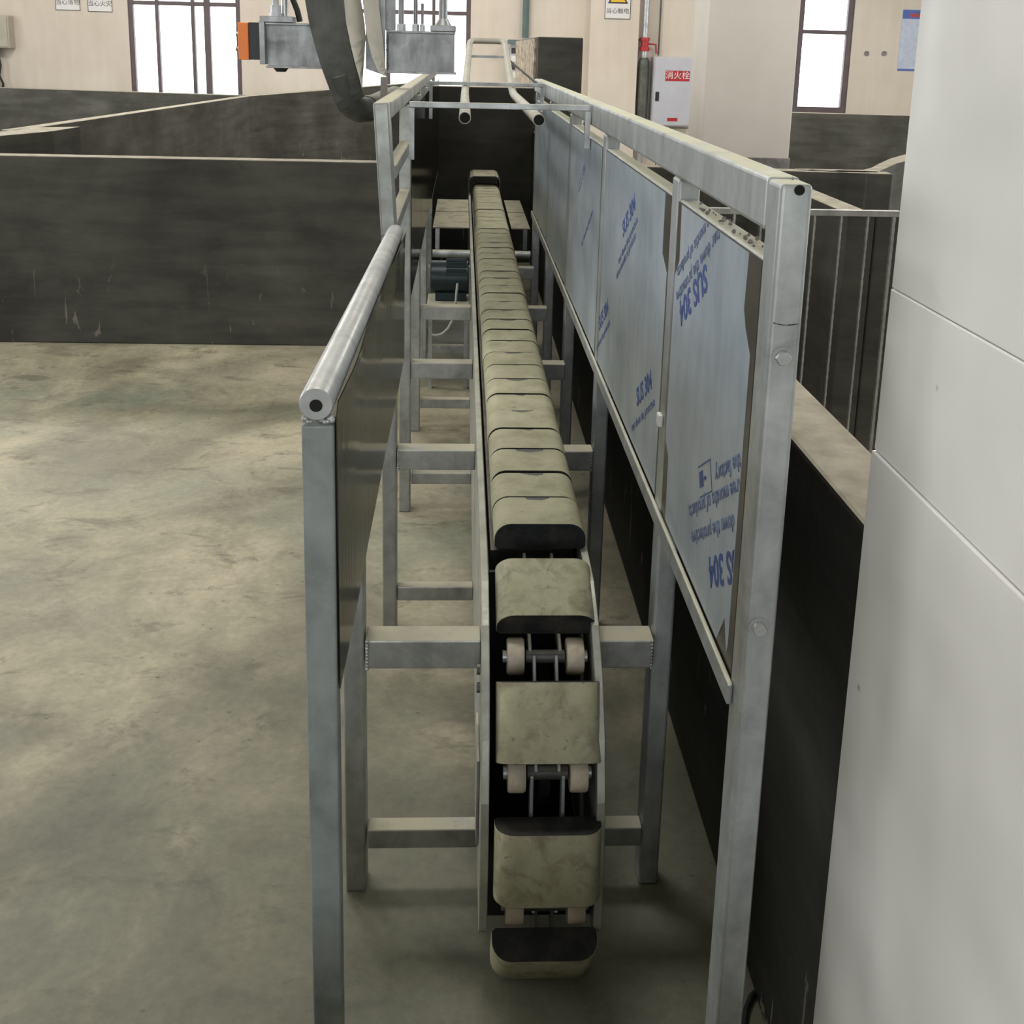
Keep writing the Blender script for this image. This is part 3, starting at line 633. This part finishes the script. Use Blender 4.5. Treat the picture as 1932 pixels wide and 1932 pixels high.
# ================================================================== LEFT NEAR GUARD
lg = empty('handrail_guard', (-0.18, 2.2, 0), 'low guard with round white pipe handrail and shiny sheet left of the conveyor', 'guard rail')
box('guard_post', -0.204, -0.162, 1.345, 1.385, 0, 1.270, M['blue'], lg, bevel=0.004, seg=3)
pr = tube('pipe_rail', [(-0.183, 1.335, 1.302), (-0.183, 1.338, 1.302), (-0.183, 2.1, 1.277), (-0.183, 2.985, 1.249), (-0.183, 2.99, 1.249)], 0.0225, M['galv2'], lg, n=28, taper=[0.93, 1, 1, 1, 0.93])
tube('pipe_bore', [(-0.183, 1.3344, 1.300), (-0.183, 1.3352, 1.300)], 0.0085, M['hole'], pr, n=14)
welds('pipe_weld', [(-0.183 + 0.018*math.cos(a), 1.347, 1.277 + 0.003*math.sin(a*5)) for a in [math.pi*i/12 for i in range(13)]], 0.0048, M['galv2'], lg)
# sheet, a little wavy along its top edge
ny = 22; vs = []; fs = []
for i in range(ny+1):
    y = 1.352 + (3.0-1.352)*i/ny; zt = 1.300 - 0.052*(y-1.35)/1.65
    wob = 0.003*math.sin(y*5.1) + 0.0015*math.sin(y*13)
    for j, z in enumerate((0.884, 1.0, 1.12, zt - 0.02, zt)):
        x = -0.1585 + (wob if j >= 3 else wob*0.25) + (0.002 if j == 4 else 0)
        vs += [(x, y, z), (x - 0.0015, y, z)]
k = 10
for i in range(ny):
    for j in range(4):
        a = i*k + j*2
        fs += [(a, a+2, a+k+2, a+k), (a+1, a+k+1, a+k+3, a+3)]
    fs += [(i*k, i*k+k, i*k+k+1, i*k+1), (i*k+8, i*k+9, i*k+k+9, i*k+k+8)]
for j in range(4):
    fs += [(j*2, j*2+1, j*2+3, j*2+2), (ny*k+j*2, ny*k+j*2+2, ny*k+j*2+3, ny*k+j*2+1)]
mobj('guard_sheet', vs, fs, M['mirror'], lg, smooth=False)
box('guard_rail_strip', -0.196, -0.166, 1.386, 2.99, 1.215, 1.235, M['frame'], lg)

# ================================================================== LEFT FAR FENCE (posts also carry the conveyor beams)
lf = empty('steel_fence', (-0.2, 5.0, 0), 'steel fence left of the conveyor starting behind the pipe handrail', 'fence')
LPY = (2.01, 3.05, 3.95, 4.86, 5.80, 6.75)
for i, y in enumerate(LPY):
    if i == 0:
        box('fence_post', -0.226, -0.184, y - 0.03, y + 0.03, 0, 0.8835, M['frame'], lf, bevel=0.004)
    elif i == 1:
        MB().beam((-0.203, y, 0), (-0.203, y, 1.23), 0.042, 0.06).go('fence_post', M['frame'], lf, bevel=0.005)
        MB().beam((-0.203, y, 1.2305), (-0.224, y, 1.602), 0.044, 0.06).go('fence_post', M['frame'], lf, bevel=0.006)
    else:
        box('fence_post', -0.226, -0.184, y - 0.03, y + 0.03, 0, 1.5495, M['frame'], lf, bevel=0.004)
box('top_rail', -0.244, -0.198, 3.083, 8.3, 1.5545, 1.602, M['frame'], lf, bevel=0.005)
box('mid_rail', -0.222, -0.186, 3.085, 3.915, 1.385, 1.425, M['frame'], lf, bevel=0.004)
box('mid_rail', -0.222, -0.186, 3.085, 3.915, 1.215, 1.255, M['frame'], lf, bevel=0.004)
box('mid_rail', -0.222, -0.186, 3.985, 8.3, 1.40, 1.44, M['frame'], lf, bevel=0.004)
for i in range(2, 6):
    y0 = LPY[i] + 0.032; y1 = (LPY[i+1] - 0.032) if i < 5 else 8.3
    box('steel_sheet', -0.1835, -0.1815, y0 - 0.055, y1 + 0.02, 0.86, 1.53, M['mirror'], lf)
box('bottom_rail', -0.224, -0.186, 3.985, 8.3, 0.83, 0.8595, M['frame'], lf)

# ================================================================== HOLD-DOWN FRAME OVER THE CHAIN
hd = empty('hold_down_frame', (0.12, 5.2, 1.4), 'pair of pale pipes on cross bars rising to a hoop above the chain', 'frame')
def bend(p, q, r, n=5):
    return [Vector(p).lerp(Vector(q), i/n) for i in range(n+1)]
Lp = [(0.006, 3.30, 1.548), (0.008, 5.2, 1.545), (0.0095, 5.4, 1.552), (0.012, 5.6, 1.576), (0.036, 7.0, 1.775), (0.040, 7.10, 1.792), (0.055, 7.14, 1.801), (0.08, 7.15, 1.802)]
Rp = [(0.229, 3.30, 1.546), (0.240, 5.2, 1.543), (0.242, 5.4, 1.550), (0.243, 5.6, 1.574), (0.257, 7.0, 1.775), (0.256, 7.10, 1.792), (0.242, 7.14, 1.801), (0.217, 7.15, 1.802)]
for P_ in (Lp, Rp):
    p_ = tube('pipe', P_, 0.0185, M['tan'], hd, n=18)
    e = Vector(P_[0]); tube('pipe_bore', [(e.x, e.y - 0.0012, e.z), (e.x, e.y - 0.0002, e.z)], 0.0158, M['hole'], p_, n=18)
tube('hoop_top', [(0.081, 7.15, 1.802), (0.216, 7.15, 1.802)], 0.0185, M['tan'], hd)
box('hoop_rung', 0.03, 0.262, 6.60, 6.612, 1.70, 1.715, M['galv'], hd)
for (y, zt, xl, xr) in ((3.40, 1.570, -0.166, 0.396), (5.42, 1.575, -0.166, 0.396)):
    box('cross_bar', xl, xr, y, y + 0.018, zt, zt + 0.018, M['galv'], hd, bevel=0.002)
    box('bar_leg', xl, xl + 0.016, y, y + 0.018, 1.41, zt - 0.0005, M['galv'], hd)
    box('bar_leg', xr - 0.016, xr, y, y + 0.018, 1.455, zt - 0.0005, M['galv'], hd)
    tube('bar_bolt', [(xr - 0.008, y + 0.03, 1.53), (xr - 0.008, y + 0.018, 1.53)], 0.012, M['darksteel'], hd, n=6)
MB().beam((0.258, 6.62, 1.70), (0.392, 5.56, 1.572), 0.008, 0.012).go('stay_bar', M['darksteel'], hd)

# ================================================================== OVERHEAD BEAM, LIMIT SWITCH, CURVED GUARD
YB = 4.0
ob = empty('overhead_beam', (-0.37, YB, 1.66), 'bolted steel channel beam hanging at eye level above the left fence', 'beam')
def P4(x, y, Y=YB): return at(x, y, Y=Y)
def beam_piece(xa, xb, yt, yb, name):
    a = P4(xa, yt); b = P4(xb, yb); z0, z1 = b.z, a.z; x0, x1 = a.x, b.x
    mb = MB().box(x0, x1, YB + 0.030, YB + 0.038, z0 + 0.008, z1 - 0.008)
    o = mb.go(name, M['beam'], ob)
    box('top_flange', x0, x1 + 0.002, YB, YB + 0.09, z1 - 0.0075, z1, M['beam'], ob, bevel=0.001)
    box('bottom_flange', x0, x1 + 0.006, YB - 0.004, YB + 0.09, z0, z0 + 0.0075, M['beam'], ob, bevel=0.001)
    return x0, x1, z0, z1
x0, x1, z0, z1 = beam_piece(728, 857, 57, 141, 'beam_web')
box('end_rib', x1 - 0.006, x1, YB + 0.002, YB + 0.0295, z0 + 0.008, z1 - 0.008, M['beam'], ob)
welds('weld_seam', [(x0 + 0.003, YB + 0.026, z0 + 0.014 + 0.0085*i) for i in range(15)], 0.006, M['beam'], ob)
a0, a1, b0, b1 = beam_piece(500, 640, 42, 131, 'beam_web')
box('end_plate', a0 - 0.02, a0 - 0.001, YB - 0.01, YB + 0.09, b0 + 0.012, b1 + 0.004, M['beam'], ob, bevel=0.001)
p = P4(490, 28); q = P4(553, 40)
box('clamp_plate', p.x, q.x, YB - 0.005, YB + 0.085, b1 + 0.0005, b1 + 0.022, M['beam'], ob, bevel=0.002)
p = P4(812, 0)
box('clamp_plate', P4(812, 45).x, P4(860, 45).x, YB - 0.004, YB + 0.085, z1 + 0.0005, z1 + 0.021, M['beam'], ob, bevel=0.002)
rx = P4(836, 20).x
tube('hanger_rod', [(rx, YB + 0.03, z1 + 0.0215), (rx, YB + 0.03, z1 + 0.045), (rx, YB + 0.03, z1 + 0.0451), (rx, YB + 0.03, 5.55)], 0.016, M['beam'], ob, taper=[1.9, 1.05, 1, 1])
lx = P4(517, 10).x
tube('hanger_bolt', [(lx, YB + 0.03, b1 + 0.0225), (lx, YB + 0.03, b1 + 0.033), (lx, YB + 0.03, b1 + 0.034), (lx, YB + 0.03, b1 + 0.06), (lx, YB + 0.03, b1 + 0.061), (lx, YB + 0.03, b1 + 0.12)], 0.020, M['beam'], ob, n=6, taper=[1.2, 1.2, 0.95, 0.95, 0.6, 0.6])
lx2 = P4(532, 10).x
tube('hanger_rod', [(lx2, YB + 0.06, b1 + 0.0225), (lx2, YB + 0.06, 5.55)], 0.013, M['galv2'], ob)
gp0 = P4(697, 0); gp1 = P4(746, 57)
box('hanger_plate', P4(724, 30).x, gp1.x, YB + 0.02, YB + 0.03, z1 + 0.0005, 2.6, M['beam'], ob, bevel=0.001)
for (bx, br) in ((757, 0.017), (784, 0.013), (797, 0.009)):
    b_ = P4(bx, 50, YB + 0.045)
    nb_ = tube('bolt', [(b_.x, YB + 0.045, z1 + 0.0005), (b_.x, YB + 0.045, z1 + 0.024)], br, M['galv'], ob, n=6)
    tube('bolt_shank', [(b_.x, YB + 0.045, z1 + 0.0245), (b_.x, YB + 0.045, z1 + 0.07 + br*3)], br*0.6, M['beam'], nb_)
tube('bush', [((a0 + 0.045), YB + 0.045, b0 - 0.014), (a0 + 0.045, YB + 0.045, b0 - 0.0005)], 0.028, M['black'], ob, taper=[0.6, 1])
# limit switch on the beam end
ls = empty('limit_switch', (-0.76, YB + 0.04, 1.69), 'orange and black limit switch box on the beam end by the window', 'switch')
o1, o2 = P4(448, 42), P4(470, 113); n1, n2 = P4(470, 42), P4(492, 113)
box('switch_cover', o1.x, o2.x - 0.0005, YB + 0.0, YB + 0.08, o2.z, o1.z, M['orange'], ls, bevel=0.003)
box('switch_body', o2.x, a0 - 0.0205, YB + 0.003, YB + 0.077, n2.z, n1.z, M['navy'], ls, bevel=0.002)
for yy in (64, 92):
    b_ = P4(444, yy); tube('cover_screw', [(b_.x - 0.004, YB + 0.03, b_.z), (o1.x - 0.0003, YB + 0.03, b_.z)], 0.008, M['galv'], ls, n=8)
hs = [P4(x, y, YB + 0.05) for x, y in ((545, -60), (548, -25), (553, 0), (561, 20), (566, 41))]
tag(tube('rubber_hose', hs, 0.0105, M['black'], n=12), 'black rubber hose rising from the overhead beam', 'hose')

cg = empty('curved_guard', (-0.45, 3.9, 1.5), 'curved grey steel guard band sweeping down in front of the overhead beam', 'guard')
YC = 3.86
cl = [(556, -330), (560, -220), (566, -110), (575, 0), (582, 40), (592, 80), (604, 122), (618, 160), (633, 196), (641, 212)]
crr = [(628, -330), (632, -220), (638, -110), (648, 0), (653, 45), (661, 85), (669, 118), (677, 146), (683, 170), (686, 182)]
vs = []; fs = []
for i in range(len(cl)):
    dy = YC + 0.05 * (i/9.0)**2
    a = at(*cl[i], Y=dy); b = at(*crr[i], Y=dy + 0.02)
    vs += [a, b, b + Vector((0.002, 0.012, 0)), a + Vector((0.002, 0.012, 0))]
for i in range(len(cl)-1):
    n = 4*i
    for j in range(4): fs.append((n+j, n+(j+1) % 4, n+4+(j+1) % 4, n+4+j))
fs += [(0,1,2,3), (4*len(cl)-1, 4*len(cl)-2, 4*len(cl)-3, 4*len(cl)-4)]
mobj('guard_band', vs, fs, M['darksteel'], cg, bevel=0.002)
def sheet3(name, left, right, Y0, mat, th=0.006):
    vs = []; fs = []
    for i in range(len(left)):
        a = at(*left[i], Y=Y0); b = at(*right[i], Y=Y0 + 0.05)
        vs += [a, b, b + Vector((0, th, 0)), a + Vector((0, th, 0))]
    for i in range(len(left)-1):
        n = 4*i
        for j in range(4): fs.append((n+j, n+(j+1) % 4, n+4+(j+1) % 4, n+4+j))
    fs += [(0,1,2,3), (4*len(left)-1, 4*len(left)-2, 4*len(left)-3, 4*len(left)-4)]
    return mobj(name, vs, fs, mat, cg)
sheet3('side_sheet', [(629, -330), (639, -110), (648.5, 0), (653.5, 45), (661.5, 85), (669.5, 118), (677.5, 146), (682.5, 166)],
       [(664, -330), (670, -110), (681, 0), (688, 45), (690, 72), (687.5, 105), (685, 140), (683.5, 167)], YC + 0.032, M['tan'])
sheet3('side_sheet', [(668, -330), (676, -110), (684, 0), (689, 47), (694, 75), (702, 108), (713, 134), (722, 142)],
       [(706, -330), (708, -110), (714, 0), (718, 40), (722, 75), (725, 105), (728, 132), (729, 144)], YC + 0.06, M['tan'])
gq = [at(x, y, Y=YC + 0.13) for x, y in ((690, -330), (690, 0), (690, 60), (690, 130), (727, 143), (727, 60), (727, 0), (727, -330))]
MB().prism(gq, [v + Vector((0, 0.008, 0)) for v in gq]).go('back_plate', M['beam'], cg)
tube('bent_pipe', [at(638, 140, Y=3.93), at(645, 165, Y=3.94), at(652, 184, Y=3.95), at(663, 200, Y=3.97), at(678, 208, Y=4.01), at(694, 206, Y=4.09), at(711, 198, Y=4.25), at(728, 189, Y=4.6), at(745, 181, Y=5.1)], 0.045, M['darksteel'], cg, n=22)
tube('pipe_collar', [at(693, 206, Y=4.085), at(700, 203, Y=4.14)], 0.048, M['darksteel'], cg, n=22)
hp_ = [at(x, y, Y=3.98) for x, y in ((718, 145), (731, 145), (731, 202), (717, 204))]
MB().prism(hp_, [v + Vector((0, 0.012, 0)) for v in hp_]).go('hanger_strap', M['bare'], cg)

# ================================================================== GATE ON THE RIGHT
gt = empty('bar_gate', (1.2, 4.1, 0), 'bar gate of ribbed upright rods behind the right channel wall', 'gate')
box('gate_rail', 0.72, 1.69, 4.09, 4.12, 1.155, 1.178, M['rebar'], gt, bevel=0.002)
box('gate_rail', 0.72, 1.69, 4.09, 4.12, 0.08, 0.10, M['rebar'], gt, bevel=0.002)
xb = 0.735; nb = 0
while xb < 1.70:
    rr = []; tz = []
    segs = 60
    path = [(xb, 4.105, 0.1005 + (1.154 - 0.1005)*i/segs) for i in range(segs+1)]
    tube('ribbed_rod', path, 0.0068, M['rebar'], gt, n=6, taper=[1.0 if i % 2 else 0.78 for i in range(segs+1)])
    xb += 0.1045; nb += 1
tube('ribbed_rod', [(1.672, 4.105, 0.1005 + (1.154 - 0.1005)*i/60) for i in range(61)], 0.0085, M['rebar'], gt, n=6, taper=[1.0 if i % 2 else 0.78 for i in range(61)])

# ================================================================== NEAR WHITE COLUMN
wc = empty('clad_column', (0.85, 0.4, 0), 'near white column with glossy smooth cladding filling the right edge', 'column')
box('column_core', 0.562, 1.25, -0.9, 1.338, 0, 4.6, M['white'], wc)
for (z0_, z1_, dx) in ((0.0, 1.2425, -0.004), (1.2435, 1.4625, -0.0005), (1.4633, 4.6, 0.0005)):
    MB().box(0.553 + dx, 0.5615, -0.9, 1.343, z0_, z1_).go('cladding_panel', M['clad'], wc, bevel=0.002)
    MB().box(0.5625, 1.25, 1.3385, 1.3450, z0_, z1_).go('cladding_panel', M['clad'], wc, bevel=0.002)

# ================================================================== MID COLUMN, FAR WALL ITEMS
mc = empty('square_column', (1.96, 7.8, 0), 'square off-white painted column between the fire cabinet and the right window', 'column')
box('column_shaft', 1.65, 2.27, 7.5, 7.98, 0, 5.6, M['colw'], mc, bevel=0.01)
box('column_skirting', 1.642, 2.278, 7.49, 7.99, 0, 1.06, M['skirt'], mc, bevel=0.004)
pl_ = box('wall_pilaster', 1.90, 2.64, YW - 0.18, YW - 0.001, 0, 5.6, M['paint']); tag(pl_, kind='structure')

def sign(name, x0, x1, zb, zt, y, body, label, tri=False):
    s = empty(name, ((x0+x1)/2, y, zb), label, 'sign')
    box('sign_board', x0, x1, y - 0.012, y - 0.001, zb, zt, M['white'], s)
    fw = 0.008
    MB().box(x0, x1, y-0.0145, y-0.0125, zb, zb+fw).box(x0, x1, y-0.0145, y-0.0125, zt-fw, zt).box(x0, x0+fw, y-0.0145, y-0.0125, zb+fw, zt-fw).box(x1-fw, x1, y-0.0145, y-0.0125, zb+fw, zt-fw).go('sign_border', M['txt'], s)
    text('sign_lettering', body, ((x0+x1)/2, y - 0.0130, zb + 0.115), (1,0,0), (0,0,1), 0.088, M['txt'], s)
    cx = (x0+x1)/2; h = 0.27; b = zb + 0.225
    def tri_(sx, sz, zz, yy, m, nm):
        a = [(cx - 0.155*sx, yy, zz), (cx + 0.155*sx, yy, zz), (cx, yy, zz + h*sz)]
        MB().prism(a, [(x, yy - 0.001, z) for x, _, z in a]).go(nm, m, s)
    tri_(1.0, 1.0, b, y - 0.0125, M['txt'], 'warning_border'); tri_(0.74, 0.74, b + 0.024, y - 0.0138, M['yellow'], 'warning_triangle')
    bz = b + 0.05
    bl = [(cx + 0.012, bz + 0.10), (cx - 0.022, bz + 0.045), (cx - 0.002, bz + 0.048), (cx - 0.012, bz), (cx + 0.024, bz + 0.062), (cx + 0.004, bz + 0.06)]
    MB().prism([(x, y - 0.0150, z) for x, z in bl], [(x, y - 0.0158, z) for x, z in bl]).go('warning_symbol', M['txt'], s)
    return s
sign('warning_sign', -6.07, -5.71, 2.17, 2.72, YW, '当心落物', 'left one of the two white warning signs above the left pens')
sign('warning_sign', -5.60, -5.24, 2.16, 2.71, YW, '当心火灾', 'white warning sign nearest the left window')
sign('warning_sign', 2.11, 2.50, 2.24, 2.80, YW - 0.18, '当心触电', 'yellow triangle warning sign on the pilaster above the right fence')

fc = empty('fire_cabinet', (3.19, YW - 0.12, 0.66), 'pale grey fire hydrant cabinet with red sign plate', 'cabinet')
box('cabinet_body', 2.89, 3.49, YW - 0.24, YW - 0.001, 0.66, 1.70, M['cab'], fc, bevel=0.008)
dr = box('cabinet_door', 2.905, 3.475, YW - 0.256, YW - 0.2405, 0.675, 1.685, M['cab'], fc, bevel=0.005)
box('door_plate', 3.07, 3.44, YW - 0.2600, YW - 0.2565, 1.345, 1.50, M['red'], dr)
text('door_lettering', '消火栓', (3.255, YW - 0.2606, 1.425), (1,0,0), (0,0,1), 0.125, M['white'], dr)
box('door_label', 3.13, 3.29, YW - 0.2585, YW - 0.2565, 0.74, 0.79, M['red'], dr)
box('door_handle', 2.93, 2.985, YW - 0.272, YW - 0.2565, 1.04, 1.18, M['black'], dr, bevel=0.01)
fs_ = empty('pipe_stand', (3.2, YW - 0.55, 0), 'thin dark pipe frame standing below the fire cabinet', 'stand')
for x in (2.93, 3.13, 3.43): tube('stand_upright', [(x, YW - 0.6, 0), (x, YW - 0.6, 0.655)], 0.010, M['darksteel'], fs_, n=8)
tube('stand_bar', [(2.92, YW - 0.6, 0.665), (3.44, YW - 0.6, 0.665)], 0.010, M['darksteel'], fs_, n=8)
tube('stand_bar', [(3.14, YW - 0.6, 0.47), (3.42, YW - 0.6, 0.47)], 0.008, M['darksteel'], fs_, n=8)

fp = empty('fire_pipe', (2.75, YW - 0.12, 0), 'grey riser pipe with red valve left of the fire cabinet', 'pipe')
tube('riser', [(2.755, YW - 0.12, 0), (2.745, YW - 0.12, 5.5)], 0.045, M['galv2'], fp)
vv_ = tube('valve_body', [(2.752, YW - 0.12, 1.78), (2.752, YW - 0.12, 1.84), (2.752, YW - 0.12, 1.841), (2.752, YW - 0.12, 1.93), (2.752, YW - 0.12, 1.931), (2.752, YW - 0.12, 1.98)], 0.06, M['red'], fp, taper=[1.25, 1.25, 0.95, 0.95, 1.2, 1.2])
tube('valve_stem', [(2.80, YW - 0.13, 1.89), (2.92, YW - 0.13, 1.88), (2.93, YW - 0.13, 1.75)], 0.014, M['red'], vv_)
tube('riser_sleeve', [(2.755, YW - 0.12, 0.3), (2.755, YW - 0.12, 1.62), (2.755, YW - 0.12, 1.68)], 0.085, M['darksteel'], fp, taper=[1, 1, 0.7])
box('pipe_clamp', 2.645, 2.70, YW - 0.14, YW - 0.001, 1.93, 1.96, M['black'], fp)
tag(tube('conduit', [(2.985, YW - 0.03, 1.72), (2.985, YW - 0.03, 5.5)], 0.012, M['darksteel'], n=8), 'thin grey conduit running up above the fire cabinet', 'conduit')

ps = empty('wall_poster', (6.95, YW, 1.57), 'blue headed notice poster on the wall beside the near column', 'poster')
box('poster_sheet', 6.74, 7.40, YW - 0.006, YW - 0.001, 1.57, 2.50, M['pale_blue'], ps)
box('poster_header', 6.745, 7.395, YW - 0.0085, YW - 0.0065, 2.36, 2.495, M['sign_blue'], ps)
box('poster_footer', 6.745, 7.395, YW - 0.0085, YW - 0.0065, 1.575, 1.605, M['sign_blue'], ps)
box('poster_title', 6.86, 7.3, YW - 0.0105, YW - 0.0088, 2.39, 2.44, M['red'], ps)
mb = MB()
for i in range(17):
    z = 1.66 + i*0.04; mb.box(6.80, 7.34 - random.uniform(0, 0.1), YW - 0.0080, YW - 0.0065, z, z + 0.012)
mb.go('poster_lines', M['cab'], ps)
for (px_, lab) in ((1635, 'dark round plug hole in the wall right of the right window'), (1668, 'pale round plug in the wall beside the blue poster')):
    p_ = at(px_, 101, Y=YW)
    tag(tube('wall_plug', [(p_.x, YW - 0.012, p_.z), (p_.x, YW - 0.001, p_.z)], 0.040, M['skirt'], n=16), lab, 'plug')

eb = empty('electric_box', (-6.95, YW - 0.15, 1.6), 'beige electric box at the far left wall edge', 'box')
box('box_body', -7.25, -6.70, YW - 0.22, YW - 0.001, 1.60, 2.07, M['boxg'], eb, bevel=0.01)
box('box_door', -7.23, -6.72, YW - 0.235, YW - 0.2205, 1.62, 2.05, M['boxg'], eb, bevel=0.004)
tube('box_gland', [(-6.97, YW - 0.12, 1.50), (-6.97, YW - 0.12, 1.5995)], 0.07, M['black'], eb)
for k, dx in enumerate((-0.07, 0.0, 0.07)):
    pts = [(-6.97 + dx*0.7, YW - 0.12, 1.4995), (-6.96 + dx, YW - 0.13, 1.35), (-6.99 + dx, YW - 0.14, 1.2), (-6.94 + dx, YW - 0.14, 1.08), (-6.97 + dx, YW - 0.13, 0.9), (-6.95 + dx, YW - 0.12, 0.0)]
    tag(tube('black_cable', pts, 0.018, M['black'], n=8), ['leftmost black cable hanging under the electric box', 'middle black cable hanging under the electric box', 'rightmost black cable hanging under the electric box'][k], 'cable')
tag(tube('downpipe', [(0.93, YW - 0.08, 1.93), (0.93, YW - 0.08, 5.5)], 0.05, M['green'], n=4), 'grey green square downpipe on the far wall', 'pipe')
dk = empty('switch_panel', (0.85, YW - 0.3, 0), 'switch panel with meters between the hoop and the rough pier', 'panel')
box('panel_shelf', 0.66, 1.0, YW - 0.45, YW - 0.1, 1.84, 1.90, M['green'], dk)
box('panel_body', 0.70, 1.0, YW - 0.30, YW - 0.12, 1.0, 1.8395, M['cab'], dk)
for i in range(4):
    for j in range(3): box('panel_meter', 0.715 + j*0.095, 0.785 + j*0.095, YW - 0.312, YW - 0.3005, 1.34 + i*0.12, 1.42 + i*0.12, M['txt'] if (i+j) % 2 else M['white'], dk)

fcab = [at(x, y, Z=0.008) for x, y in ((1452, 1838), (1436, 1862), (1418, 1880), (1408, 1905), (1402, 1960))]
tag(tube('floor_cable', fcab, 0.006, M['black'], n=8), 'thin black cable on the floor at the right fence foot', 'cable')
